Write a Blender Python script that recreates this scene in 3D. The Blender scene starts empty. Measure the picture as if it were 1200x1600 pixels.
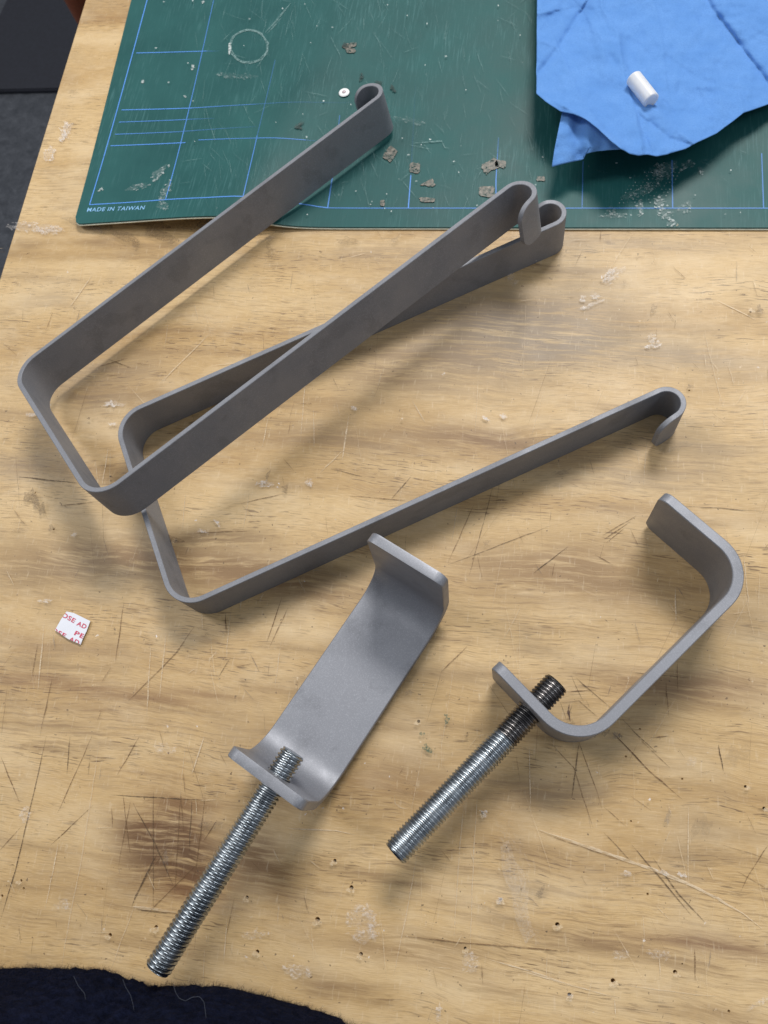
import bpy, bmesh, math, random
from mathutils import Matrix, Vector, noise
import numpy as np
R = random.Random(7)
scene = bpy.context.scene
col = scene.collection
S = 0.902e-3                      # fitted millimetres -> metres

# ------------------------------------------------------------------ camera
F_PX, CAM_H = 1212.717, 422.72 * S
def euler(ax, ay, az):
    return (Matrix.Rotation(az, 3, 'Z') @ Matrix.Rotation(ay, 3, 'Y') @ Matrix.Rotation(ax, 3, 'X'))
CAM_R = euler(0.343, 0.145, 0.121)
cam_data = bpy.data.cameras.new('camera')
cam = bpy.data.objects.new('camera', cam_data)
col.objects.link(cam)
cam.matrix_world = Matrix.Translation((0, 0, CAM_H)) @ CAM_R.to_4x4()
cam_data.sensor_fit = 'VERTICAL'
cam_data.sensor_height = 36.0
cam_data.lens = 36.0 * F_PX / 1600.0
cam_data.clip_start = 0.01
cam_data.clip_end = 30
cam_data.dof.use_dof = True
cam_data.dof.focus_distance = 0.372
cam_data.dof.aperture_fstop = 20.0
scene.camera = cam

# ------------------------------------------------------------------ light of the room
world = bpy.data.worlds.new('World')
scene.world = world
world.use_nodes = True
bg = world.node_tree.nodes['Background']
bg.inputs[0].default_value = (0.88, 0.93, 1.0, 1)
bg.inputs[1].default_value = 0.35
def ceiling_lamp(loc, sx, sy, power, colr, target=(0, 0.12, 0)):
    d = bpy.data.lights.new('ceiling_lamp', 'AREA')
    d.shape = 'RECTANGLE'; d.size = sx; d.size_y = sy; d.energy = power; d.color = colr
    o = bpy.data.objects.new('ceiling_lamp', d); col.objects.link(o)
    o.location = loc
    o.rotation_euler = (Vector(target) - Vector(loc)).to_track_quat('-Z', 'Y').to_euler()
    return o
ceiling_lamp((0.30, 1.50, 1.80), 0.80, 0.40, 40, (1.0, 0.96, 0.90))
ceiling_lamp((-1.35, 0.55, 1.85), 0.35, 1.2, 16, (1.0, 0.97, 0.92))
ceiling_lamp((1.75, 0.10, 1.85), 0.25, 1.1, 8, (0.92, 0.96, 1.0))
scene.view_settings.view_transform = 'Standard'
scene.view_settings.look = 'None'
scene.view_settings.exposure = 0.0
scene.view_settings.gamma = 1.0
scene.view_settings.use_curve_mapping = False
scene.render.engine = 'CYCLES'
scene.cycles.transparent_max_bounces = 24

# ------------------------------------------------------------------ helpers
def px(u, v, z=0.0):
    d = CAM_R @ Vector(((u - 600) / F_PX, -(v - 800) / F_PX, -1.0))
    t = (z - CAM_H) / d.z
    return Vector((0, 0, CAM_H)) + d * t

def link(name, me, mat=None, parent=None, label=None, cat=None, group=None, kind=None):
    o = bpy.data.objects.new(name, me)
    col.objects.link(o)
    if mat is not None and me is not None:
        me.materials.append(mat)
    if parent is not None:
        o.parent = parent
    if label: o['label'] = label
    if cat: o['category'] = cat
    if group: o['group'] = group
    if kind: o['kind'] = kind
    return o

def mesh(name, verts, faces, smooth=False, sharp=None):
    me = bpy.data.meshes.new(name)
    me.from_pydata([tuple(v) for v in verts], [], [tuple(f) for f in faces])
    me.update()
    if smooth:
        me.polygons.foreach_set('use_smooth', [True] * len(me.polygons))
        if sharp: me.set_sharp_from_angle(angle=math.radians(sharp))
    return me

class NT:
    def __init__(s, name):
        s.m = bpy.data.materials.new(name); s.m.use_nodes = True
        s.t = s.m.node_tree; s.b = s.t.nodes['Principled BSDF']; s.out = s.t.nodes['Material Output']
    def n(s, typ, **kw):
        nd = s.t.nodes.new(typ)
        for k, v in kw.items(): setattr(nd, k, v)
        return nd
    def l(s, a, b): s.t.links.new(a, b)
    def coord(s, scale, what='Object', rot=(0, 0, 0), loc=(0, 0, 0)):
        tc = s.n('ShaderNodeTexCoord'); mp = s.n('ShaderNodeMapping')
        mp.inputs['Scale'].default_value = scale; mp.inputs['Rotation'].default_value = rot; mp.inputs['Location'].default_value = loc
        s.l(tc.outputs[what], mp.inputs[0]); return mp.outputs[0]
    def noise(s, vec, scale=1.0, detail=4, rough=.55, dist=0):
        nd = s.n('ShaderNodeTexNoise'); nd.inputs['Scale'].default_value = scale; nd.inputs['Detail'].default_value = detail
        nd.inputs['Roughness'].default_value = rough; nd.inputs['Distortion'].default_value = dist
        s.l(vec, nd.inputs['Vector']); return nd.outputs['Fac']
    def ramp(s, fac, stops):
        nd = s.n('ShaderNodeValToRGB'); cr = nd.color_ramp
        while len(cr.elements) < len(stops): cr.elements.new(.5)
        for e, (p, c) in zip(cr.elements, stops):
            e.position = p; e.color = (c, c, c, 1) if isinstance(c, (int, float)) else (*c, 1)
        s.l(fac, nd.inputs[0]); return nd.outputs[0]
    def mix(s, fac, a, b, mode='MIX'):
        nd = s.n('ShaderNodeMix', data_type='RGBA', blend_type=mode)
        for i, x in ((0, fac), (6, a), (7, b)):
            if isinstance(x, (int, float)): nd.inputs[i].default_value = x
            elif isinstance(x, tuple): nd.inputs[i].default_value = (*x, 1)
            else: s.l(x, nd.inputs[i])
        return nd.outputs[2]
    def math(s, op, a, b=0.0, clamp=False):
        nd = s.n('ShaderNodeMath', operation=op, use_clamp=clamp)
        for i, x in ((0, a), (1, b)):
            if isinstance(x, (int, float)): nd.inputs[i].default_value = x
            else: s.l(x, nd.inputs[i])
        return nd.outputs[0]
    def bump(s, h, strength=.3, dist=.0005, prev=None):
        nd = s.n('ShaderNodeBump'); nd.inputs['Strength'].default_value = strength; nd.inputs['Distance'].default_value = dist
        s.l(h, nd.inputs['Height'])
        if prev is not None: s.l(prev, nd.inputs['Normal'])
        s.l(nd.outputs[0], s.b.inputs['Normal']); return nd.outputs[0]
    def set(s, **kw):
        for k, v in kw.items():
            k = k.replace('_', ' ')
            if isinstance(v, tuple) and k == 'Base Color': v = (*v, 1)
            if isinstance(v, (int, float, tuple)): s.b.inputs[k].default_value = v
            else: s.l(v, s.b.inputs[k])
        return s.m

# ------------------------------------------------------------------ materials
def mat_plywood():
    t = NT('worn_plywood')
    wob = t.n('ShaderNodeTexNoise'); wob.inputs['Scale'].default_value = 5; wob.inputs['Detail'].default_value = 3
    tc = t.n('ShaderNodeTexCoord'); t.l(tc.outputs['Object'], wob.inputs['Vector'])
    sc = t.n('ShaderNodeVectorMath', operation='MULTIPLY'); sc.inputs[1].default_value = (0.0, 0.034, 0.0)
    t.l(wob.outputs['Color'], sc.inputs[0])
    wob2 = t.n('ShaderNodeTexNoise'); wob2.inputs['Scale'].default_value = 34; wob2.inputs['Detail'].default_value = 3
    t.l(tc.outputs['Object'], wob2.inputs['Vector'])
    sc2 = t.n('ShaderNodeVectorMath', operation='MULTIPLY_ADD'); sc2.inputs[1].default_value = (0.010, 0.0045, 0.0)
    t.l(wob2.outputs['Color'], sc2.inputs[0]); t.l(sc.outputs[0], sc2.inputs[2]); sc = sc2
    ad = t.n('ShaderNodeVectorMath', operation='ADD'); t.l(tc.outputs['Object'], ad.inputs[0]); t.l(sc.outputs[0], ad.inputs[1])
    def st(sx, sy, rz=0.0):
        mp = t.n('ShaderNodeMapping'); mp.inputs['Scale'].default_value = (sx, sy, 1); mp.inputs['Rotation'].default_value = (0, 0, rz)
        t.l(ad.outputs[0], mp.inputs[0]); return mp.outputs[0]
    bands = t.noise(st(1.6, 15, .03), 1, 5, .55, .8)
    base = t.ramp(bands, [(.31, (.345, .205, .082)), (.42, (.49, .323, .142)), (.53, (.58, .404, .196)), (.68, (.645, .470, .252))])
    # placed stains, a painted rod shadow and dark late-wood (attribute) broken up along the grain
    at = t.n('ShaderNodeAttribute'); at.attribute_name = 'stain'
    brk = t.noise(st(28, 380, .02), 1, 7, .70, .4)
    streak = t.noise(st(26, 620, .03), 1, 7, .72, .4)
    gate2 = t.noise(st(3.5, 15), 1, 4, .6)
    sm = t.math('MULTIPLY', t.ramp(streak, [(.50, 0.0), (.60, .70)]), t.ramp(gate2, [(.42, .12), (.62, 1.0)]))
    base = t.mix(sm, base, (.29, .18, .085))
    # fine fibres and open pores
    fib = t.noise(st(150, 3400), 1, 3, .6)
    base = t.mix(t.ramp(fib, [(.28, .50), (.50, 0.0)]), base, (.30, .19, .10))
    base = t.mix(t.ramp(fib, [(.52, 0.0), (.75, .40)]), base, (.74, .60, .42))
    pore = t.noise(st(95, 1300, -.02), 1, 2, .5)
    gate = t.noise(st(9, 40), 1, 3, .6)
    pm = t.math('MULTIPLY', t.ramp(pore, [(.58, 0.0), (.64, .85)]), t.ramp(gate, [(.46, .06), (.60, 1.0)]))
    base = t.mix(pm, base, (.15, .09, .045))
    # handling grime
    grime = t.noise(t.coord((18, 18, 18)), 1, 7, .62, .3)
    base = t.mix(t.ramp(grime, [(.50, 0.0), (.70, .32)]), base, (.30, .235, .165))
    pale = t.noise(t.coord((15, 34, 9), loc=(3, 1, 0)), 1, 8, .68)
    base = t.mix(t.ramp(pale, [(.48, 0.0), (.68, .50)]), base, (.71, .56, .36))
    base = t.mix(t.math('MULTIPLY', at.outputs['Alpha'], t.ramp(brk, [(.35, .24), (.52, 1.0)]), True), base, at.outputs['Color'])
    rub = t.noise(t.coord((700, 120, 1), rot=(0, 0, .12)), 1, 3, .6)
    base = t.mix(t.ramp(rub, [(.60, 0.0), (.74, .28)]), base, (.74, .62, .45))
    sp = t.noise(t.coord((520, 520, 520)), 1, 2, .5)
    base = t.mix(t.ramp(sp, [(.70, 0.0), (.75, .75)]), base, (.12, .08, .05))
    t.set(Base_Color=base, Roughness=t.ramp(grime, [(.3, .40), (.7, .58)]), Specular_IOR_Level=.45)
    b1 = t.bump(fib, .25, .0003)
    b2 = t.bump(streak, .14, .0005, b1)
    t.bump(pm, -.5, .0003, b2)
    return t.m
M_WOOD = mat_plywood()

def mat_decal(name, rough=.6, scale=(300, 900, 300), lo=.30, hi=.55):
    t = NT(name)
    at = t.n('ShaderNodeAttribute'); at.attribute_name = 'tint'
    nz = t.noise(t.coord(scale), 1, 3, .6)
    fac = t.math('MULTIPLY', at.outputs['Alpha'], t.ramp(nz, [(lo, .15), (hi, 1.0)]), True)
    t.set(Base_Color=at.outputs['Color'], Roughness=rough, Alpha=fac)
    return t.m
M_MARK = mat_decal('scratch_marks', .6)
M_STAIN = mat_decal('grain_stains', .6, (26, 330, 30), .36, .62)
M_PAINT = mat_decal('paint_specks', .5, (1100, 1100, 1100), .36, .64)
M_MATMARK = mat_decal('mat_scuffs', .55, (600, 600, 600), .36, .56)
M_PRINT = mat_decal('blue_mat_print', .5, (420, 420, 420), .22, .36)

def mat_strap(name, base, rough, metal=.85, speck=.0):
    t = NT(name)
    big = t.noise(t.coord((38, 38, 38)), 1, 4, .6)
    fine = t.noise(t.coord((1900, 1900, 1900)), 1, 3, .7)
    stain = t.noise(t.coord((62, 62, 62), loc=(.3, .1, .7)), 1, 4, .55)
    c = t.mix(t.ramp(big, [(.35, 0.0), (.7, .6)]), base, tuple(x * .78 for x in base))
    c = t.mix(t.ramp(stain, [(.56, 0.0), (.66, .42)]), c, tuple(x * .62 for x in base))
    c = t.mix(t.ramp(fine, [(.50, 0.0), (.72, .45)]), c, tuple(min(1, x * 1.7) for x in base))
    scuff = t.noise(t.coord((220, 220, 900), rot=(.4, .3, .2)), 1, 4, .7)
    c = t.mix(t.ramp(scuff, [(.64, 0.0), (.74, .35)]), c, tuple(min(1, x * 1.5) for x in base))
    t.set(Base_Color=c, Metallic=metal, Roughness=t.ramp(big, [(.3, rough - .08), (.7, rough + .12)]))
    t.bump(fine, .25, .00009)
    return t.m
M_STRAP = mat_strap('blasted_grey_steel_strip', (.228, .238, .27), .60, .36)
M_CLAMP = mat_strap('satin_grey_steel_bar', (.268, .28, .318), .48, .48)

def mat_rod():
    t = NT('zinc_plated_thread')
    big = t.noise(t.coord((120, 120, 120)), 1, 3, .6)
    c = t.ramp(big, [(.3, (.30, .33, .36)), (.7, (.50, .54, .58))])
    t.set(Base_Color=c, Metallic=1.0, Roughness=t.ramp(big, [(.3, .20), (.7, .34)]))
    return t.m
M_ROD = mat_rod()
def mat_black():
    t = NT('oil_blackened_thread')
    big = t.noise(t.coord((300, 300, 300)), 1, 3, .6)
    t.set(Base_Color=t.ramp(big, [(.35, (.10, .097, .10)), (.7, (.26, .25, .25))]), Metallic=1.0, Roughness=.26)
    return t.m
M_BLACK = mat_black()

def mat_green():
    t = NT('green_cutting_vinyl')
    big = t.noise(t.coord((22, 22, 22)), 1, 5, .6)
    fine = t.noise(t.coord((1500, 1500, 1500)), 1, 2, .5)
    c = t.ramp(big, [(.3, (.0065, .069, .070)), (.7, (.011, .092, .092))])
    hair = t.noise(t.coord((900, 50, 30), rot=(0, 0, .15)), 1, 4, .65, .3)
    hz = t.noise(t.coord((16, 16, 16), loc=(.4, 2, 0)), 1, 4, .6)
    hm = t.math('MULTIPLY', t.ramp(hair, [(.52, 0.0), (.70, .5)]), t.ramp(hz, [(.40, .15), (.62, 1.0)]))
    c = t.mix(hm, c, (.075, .20, .21))
    t.set(Base_Color=c, Roughness=t.ramp(big, [(.3, .46), (.7, .60)]), Specular_IOR_Level=.36)
    t.bump(fine, .18, .0002)
    return t.m
M_GREEN = mat_green()
def plain(name, c, rough=.6, var=.15, scale=200, bump=.1, metal=0.0, bd=.0003, **kw):
    t = NT(name)
    nz = t.noise(t.coord((scale,) * 3), 1, 4, .6)
    t.set(Base_Color=t.ramp(nz, [(.3, tuple(x * (1 - var) for x in c)), (.7, tuple(min(1, x * (1 + var)) for x in c))]), Roughness=rough, Metallic=metal, **kw)
    t.bump(nz, bump, bd)
    return t.m
M_CREAM = plain('cream_mat_core', (.74, .73, .60), .6)
def mat_towel():
    t = NT('blue_crepe_wipe')
    fib = t.noise(t.coord((1100, 1700, 1100), rot=(0, 0, .5)), 1, 3, .6)
    big = t.noise(t.coord((60, 60, 60)), 1, 4, .6)
    c = t.ramp(big, [(.3, (.105, .265, .62)), (.7, (.135, .31, .68))])
    c = t.mix(t.ramp(fib, [(.35, .5), (.6, 0.0)]), c, (.085, .22, .55))
    t.set(Base_Color=c, Roughness=.85, Specular_IOR_Level=.2)
    b = t.bump(fib, .6, .0004)
    t.bump(big, .45, .0015, b)
    return t.m
M_TOWEL = mat_towel()
M_NYLON = plain('milky_nylon', (.84, .86, .90), .35, .03, 300, .02, Subsurface_Weight=.6, Subsurface_Radius=(1.0, 1.0, 1.0), Subsurface_Scale=.004, Transmission_Weight=.25)
M_PAPER = plain('white_backing_paper', (.69, .72, .81), .4, .03, 250, .03)
M_RED = plain('red_print', (.55, .035, .10), .5, .1, 900, .02)
M_TAPE = None
def mat_tape():
    t = NT('torn_tape_residue')
    nz = t.noise(t.coord((520, 520, 520)), 1, 4, .65)
    c = t.ramp(nz, [(.38, (.03, .08, .07)), (.50, (.11, .105, .09)), (.66, (.22, .20, .17)), (.80, (.45, .43, .40))])
    t.set(Base_Color=c, Roughness=.45, Alpha=t.ramp(nz, [(.34, 0.0), (.44, 1.0)]))
    t.bump(nz, .4, .0003)
    return t.m
M_TAPE = mat_tape()
def mat_carpet():
    t = NT('slate_carpet')
    a = t.noise(t.coord((55, 55, 55)), 1, 5, .65, .5); b = t.noise(t.coord((420, 420, 420)), 1, 2, .5)
    c = t.ramp(a, [(.3, (.055, .061, .074)), (.7, (.125, .135, .158))])
    c = t.mix(t.ramp(b, [(.4, .6), (.6, 0.0)]), c, (.06, .067, .08))
    t.set(Base_Color=c, Roughness=.95, Specular_IOR_Level=.1)
    t.bump(b, .8, .004)
    return t.m
M_CARPET = mat_carpet()
M_DARKMAT = plain('dark_navy_rubber', (.014, .016, .026), .7, .2, 120, .2, bd=.001)
M_REDWOOD = plain('reddish_varnished_wood', (.20, .055, .022), .4, .25, 60, .05)
M_WOOL = plain('navy_wool', (.0055, .0075, .020), .95, .5, 240, .8, bd=.003, Specular_IOR_Level=.05)
M_FUZZ = plain('navy_wool_fibre', (.005, .007, .018), .9, .4, 300, 0, Specular_IOR_Level=.05)
M_LINT = plain('pale_lint_fibre', (.035, .042, .06), .8, .1, 300, 0)
M_HOLE = plain('hole_chip', (.70, .57, .40), .7, .2, 700, .2)

# ------------------------------------------------------------------ the bench (setting)
E0, E1 = px(0, 440), px(135, 0)
dirv = (E1 - E0).normalized()
FAR, NEAR, RIGHT = 0.95, -0.135, 0.62
def edge_x(y): return E0.x + (y - E0.y) * dirv.x / dirv.y
TH = 0.030
def axis(a, b, fa, fb, fine, coarse):
    o = []; x = a
    while x < b - 1e-9: o.append(x); x += fine if fa <= x < fb else coarse
    return o + [b]
ys = axis(NEAR, FAR, NEAR, .40, .003, .03)
ts = axis(0, 1, 0, .68, .0035, .03)
bm = bmesh.new(); gridv = []
for y in ys:
    x0 = edge_x(y); gridv.append([bm.verts.new((x0 + (RIGHT - x0) * t, y, 0)) for t in ts])
for a, b in zip(gridv, gridv[1:]):
    for i in range(len(ts) - 1): bm.faces.new((a[i], a[i + 1], b[i + 1], b[i]))
ring = gridv[0][:] + [r[-1] for r in gridv[1:]] + gridv[-1][-2::-1] + [r[0] for r in gridv[-2:0:-1]]
cxb, cyb = .1, .4
def outset(v, d, z):
    x, y = v.co.x, v.co.y
    dx = -d if abs(x - edge_x(y)) < 1e-7 else (d if abs(x - RIGHT) < 1e-7 else 0)
    dy = -d if abs(y - NEAR) < 1e-7 else (d if abs(y - FAR) < 1e-7 else 0)
    return bm.verts.new((x + dx, y + dy, z))
prev = ring
for d, z in ((.0004, -.0001), (.0008, -.0005), (.0009, -.0010), (.0009, -TH)):
    cur = [outset(v, d, z) for v in ring]
    for k in range(len(ring)): bm.faces.new((prev[k], cur[k], cur[(k + 1) % len(ring)], prev[(k + 1) % len(ring)]))
    prev = cur
bm.faces.new(prev[::-1])
bmesh.ops.recalc_face_normals(bm, faces=bm.faces)
me = bpy.data.meshes.new('workbench_top'); bm.to_mesh(me); bm.free()
bench = link('workbench_top', me, M_WOOD, kind='structure')
bench['label'] = 'worn scratched plywood bench top under the metal hooks and clamps'
# drilled and nailed holes are really cut
HOLES = [(33,1376,6),(37,1388,5),(3,1400,6),(172,1461,7),(244,1449,9),(386,1402,7),(496,1437,9),(402,1487,8),(160,1389,3),(523,1345,7),
 (549,1387,8),(564,1491,7),(754,1271,7),(782,1406,8),(871,1445,9),(727,1482,7),(890,1555,8),(958,1533,9),(1055,1519,7),(1066,1506,3),
 (1139,1580,5),(986,1283,4),(1066,1217,4),(654,1127,7),(1012,1397,5),(1165,1229,6),(1194,1263,6),(275,845,6),(55,770,4),(84,827,5),(263,1177,5),
 (1173,487,6),(1077,610,4),(1157,920,4),(1000,1139,4),(978,1182,4),(565,1040,3)]
cb = bmesh.new()
for (u, v, d) in HOLES:
    c = px(u, v); r = d * .5 * .27 * S
    r0 = r * R.uniform(.9, 1.1)
    dep = r * 4 if d > 5 else r * 2
    n = 10; rings = []
    for zz, rr in ((.0006, r0 * 1.15), (-r * .5, r0 * .85), (-dep, r0 * .6)):
        rings.append([cb.verts.new((c.x + rr * math.cos(k * 2 * math.pi / n) * R.uniform(.9, 1.1), c.y + rr * math.sin(k * 2 * math.pi / n), zz)) for k in range(n)])
    cb.faces.new(rings[0]); cb.faces.new(rings[-1][::-1])
    for a, b in zip(rings, rings[1:]):
        for k in range(n): cb.faces.new((a[k], b[k], b[(k + 1) % n], a[(k + 1) % n]))
bmesh.ops.recalc_face_normals(cb, faces=cb.faces)
cme = bpy.data.meshes.new('cutter'); cb.to_mesh(cme); cb.free()
cut = bpy.data.objects.new('cutter', cme); col.objects.link(cut)
md = bench.modifiers.new('holes', 'BOOLEAN'); md.operation = 'DIFFERENCE'; md.solver = 'EXACT'; md.object = cut
bpy.context.view_layer.update()
dg = bpy.context.evaluated_depsgraph_get()
newme = bpy.data.meshes.new_from_object(bench.evaluated_get(dg)); newme.name = 'workbench_top'
bench.modifiers.clear(); bench.data = newme
bpy.data.objects.remove(cut)

class Decals:
    """thin flat marks in one mesh, tinted by a colour attribute"""
    def __init__(s, z0, zf=None): s.v = []; s.f = []; s.c = []; s.z = z0; s.k = 0; s.zf = zf
    def _z(s, p): return (s.zf(p.x, p.y) if s.zf else 0.0) + s.z + s.k * 1.2e-6
    def P(s, u, v):
        z = 0.0
        if s.zf:
            for _ in range(4):
                p = px(u, v, z); z = s.zf(p.x, p.y)
        p = px(u, v, z); return Vector((p.x, p.y, s._z(p)))
    def strip(s, pts, w, colr, a=1.0, taper=True, jit=.5, step=14):
        s.k += 1
        q = []
        for (x0, y0), (x1, y1) in zip(pts, pts[1:]):
            n = max(1, int(math.hypot(x1 - x0, y1 - y0) / step))
            for i in range(n): q.append((x0 + (x1 - x0) * i / n + R.uniform(-jit, jit), y0 + (y1 - y0) * i / n + R.uniform(-jit, jit)))
        q.append(pts[-1]); m = len(q); b = len(s.v)
        for i, (x, y) in enumerate(q):
            a0 = q[max(0, i - 1)]; a1 = q[min(m - 1, i + 1)]
            dx, dy = a1[0] - a0[0], a1[1] - a0[1]; L = math.hypot(dx, dy) or 1
            ww = w * .5 * R.uniform(.65, 1.25)
            if taper: ww *= max(.15, min(1, 4 * min(i, m - 1 - i) / m + .12))
            s.v += [s.P(x - dy / L * ww, y + dx / L * ww), s.P(x + dy / L * ww, y - dx / L * ww)]
            al = a * R.uniform(.65, 1.0)
            s.c += [(*colr, al)] * 2
        for i in range(m - 1): s.f.append((b + 2 * i, b + 2 * i + 1, b + 2 * i + 3, b + 2 * i + 2))
    def blob(s, u, v, rx, ry, colr, a=1.0, ang=0.0, n=22, rag=.35, soft=False):
        s.k += 1
        b = len(s.v); s.v.append(s.P(u, v)); s.c.append((*colr, a))
        ph = [R.uniform(0, 6.3) for _ in range(4)]
        rings = (.55, 1.0) if soft else (1.0,)
        for ri, fr in enumerate(rings):
            for k in range(n):
                t = k * 2 * math.pi / n
                rr = 1 + rag * (.5 * math.sin(2 * t + ph[0]) + .4 * math.sin(3 * t + ph[1]) + .35 * math.sin(5 * t + ph[2]) + .3 * math.sin(8 * t + ph[3])) * .7
                x, y = rx * rr * fr * math.cos(t), ry * rr * fr * math.sin(t)
                s.v.append(s.P(u + x * math.cos(ang) - y * math.sin(ang), v + x * math.sin(ang) + y * math.cos(ang)))
                s.c.append((*colr, (a * .75 if ri == 0 else 0.0) if soft else a))
        for k in range(n): s.f.append((b, b + 1 + (k + 1) % n, b + 1 + k))
        if soft:
            for k in range(n):
                a0, a1 = b + 1 + k, b + 1 + (k + 1) % n
                s.f.append((a0, a1, a1 + n, a0 + n))
    def poly(s, pts, colr, a=1.0):
        s.k += 1; b = len(s.v)
        s.v += [s.P(*p) for p in pts]; s.c += [(*colr, a)] * len(pts)
        s.f.append(tuple(range(b, b + len(pts)))[::-1])
    def cluster(s, u, v, rx, ry, colr, a, n, ang=0.0, size=1.6, elong=1.0):
        for _ in range(n):
            r, t = math.sqrt(R.random()), R.uniform(0, 6.283)
            x, y = rx * r * math.cos(t), ry * r * math.sin(t)
            s.blob(u + x * math.cos(ang) - y * math.sin(ang), v + x * math.sin(ang) + y * math.cos(ang), R.uniform(.4, 1) * size * elong, R.uniform(.3, 1) * size, colr, a * R.uniform(.4, 1), ang + R.uniform(-.4, .4), n=8, rag=.8)
    def build(s, name, mat, parent):
        me = mesh(name, s.v, s.f)
        at = me.color_attributes.new('tint', 'FLOAT_COLOR', 'POINT')
        at.data.foreach_set('color', np.array(s.c, dtype=np.float32).ravel())
        bm = bmesh.new(); bm.from_mesh(me)
        for f in bm.faces:
            if f.normal.z < 0: f.normal_flip()
        bm.to_mesh(me); bm.free()
        return link(name, me, mat, parent, kind='stuff')

DK = (.085, .05, .025); BR = (.16, .085, .035); LT = (.74, .60, .42); WH = (.80, .76, .74); GY = (.22, .18, .15)
# soft wear and stains with shapes of their own, and one rod's painted shadow
STAINS_SHADE = [
 (250,885,330,38,(.22,.13,.06),.75),(420,905,180,26,(.24,.14,.065),.6),(60,900,120,30,(.22,.14,.07),.5),
 (800,490,210,60,(.26,.20,.145),.80),(870,540,170,45,(.24,.185,.13),.75),(690,560,140,40,(.28,.20,.13),.6),(760,690,190,24,(.22,.13,.065),.75),
 (520,690,170,22,(.26,.17,.09),.6),(640,600,170,26,(.26,.17,.09),.5),(850,880,190,45,(.26,.15,.065),.6),(930,900,130,60,(.27,.17,.08),.5),
 (270,1330,95,75,(.15,.065,.022),.80),(255,1290,70,30,(.15,.065,.022),.6),(300,1400,70,30,(.18,.08,.03),.5),(420,1370,60,45,(.22,.12,.05),.6),  # last entry paints the left rod's soft shadow into the wood
 (1090,1075,150,26,(.27,.16,.08),.7),(1000,1060,120,20,(.27,.17,.085),.5),(1110,1478,150,16,(.24,.14,.075),.85),(960,1480,150,12,(.26,.16,.08),.7),
 (620,1490,150,20,(.26,.155,.07),.6),(700,1470,120,12,(.26,.16,.07),.6),(870,1240,130,28,(.24,.16,.09),.6),(640,1230,130,60,(.26,.16,.08),.45),
 (530,1540,90,18,(.22,.13,.06),.6),(1130,1590,140,14,(.26,.16,.075),.6),(160,580,110,26,(.27,.19,.12),.6),(140,620,90,18,(.22,.15,.09),.6),
 (90,1010,120,14,(.30,.19,.10),.5),(40,725,70,26,(.30,.22,.14),.5),(330,840,120,16,(.24,.155,.08),.7),(560,1110,120,30,(.27,.18,.09),.4),
 (1080,560,140,22,(.33,.26,.19),.5),(1000,740,150,26,(.30,.22,.14),.5),(80,470,60,16,(.32,.24,.16),.4),(620,400,170,18,(.30,.21,.13),.5),
 (980,380,180,14,(.30,.23,.16),.4),(1120,700,90,16,(.32,.23,.14),.5),(740,1060,150,18,(.28,.18,.09),.5),(130,1110,150,14,(.28,.17,.08),.4),
 (900,1350,160,16,(.30,.19,.09),.4),(250,1480,170,14,(.30,.19,.09),.5),(1120,960,90,20,(.30,.2,.1),.4)]
STAINS_SHADE += [(262,1335,70,50,(.085,.042,.018),1),(295,1345,50,40,(.07,.034,.014),.9),(235,1300,55,30,(.10,.05,.02),.8),(400,1345,50,40,(.15,.075,.03),.6),(290,1255,60,10,(.16,.07,.022),.7),  # fourth entry deepens the painted shadow beside the left rod
 (120,1070,150,14,(.27,.155,.07),.7),(240,1090,90,10,(.24,.13,.06),.7),(330,1085,80,9,(.27,.155,.07),.6),(430,1075,60,9,(.28,.17,.08),.5),(40,1062,70,10,(.30,.18,.09),.6)]
for _ in range(120):
    STAINS_SHADE.append((R.uniform(-20, 1220), R.uniform(340, 1600), R.uniform(30, 130), R.uniform(4, 10), R.choice([(.24,.15,.07),(.28,.18,.09),(.22,.135,.065)]), R.uniform(.2, .55)))
vco = np.empty(len(newme.vertices) * 3); newme.vertices.foreach_get('co', vco); vco = vco.reshape(-1, 3)
rgb = np.zeros((len(vco), 3)); wsum = np.full(len(vco), 1e-6); alpha = np.zeros(len(vco))
for (u, v, rx, ry, c, a) in STAINS_SHADE:
    p = px(u, v); ex = (px(u + rx, v) - p).length; ey = (px(u, v + ry) - p).length; an = R.uniform(-.05, .03)
    dx, dy = vco[:, 0] - p.x, vco[:, 1] - p.y
    X = (dx * math.cos(an) + dy * math.sin(an)) / ex; Y = (-dx * math.sin(an) + dy * math.cos(an) + .25 * ey * np.sin(dx / ex * 3 + u)) / ey
    g = min(1, a * 1.25) * np.exp(-(X * X + Y * Y) * 1.3); g[g < .004] = 0
    rgb += g[:, None] * np.array(c); wsum += g; alpha = 1 - (1 - alpha) * (1 - g)
att = newme.color_attributes.new('stain', 'FLOAT_COLOR', 'POINT')
att.data.foreach_set('color', np.column_stack([rgb / wsum[:, None], np.minimum(alpha, .96)]).astype(np.float32).ravel())

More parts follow.
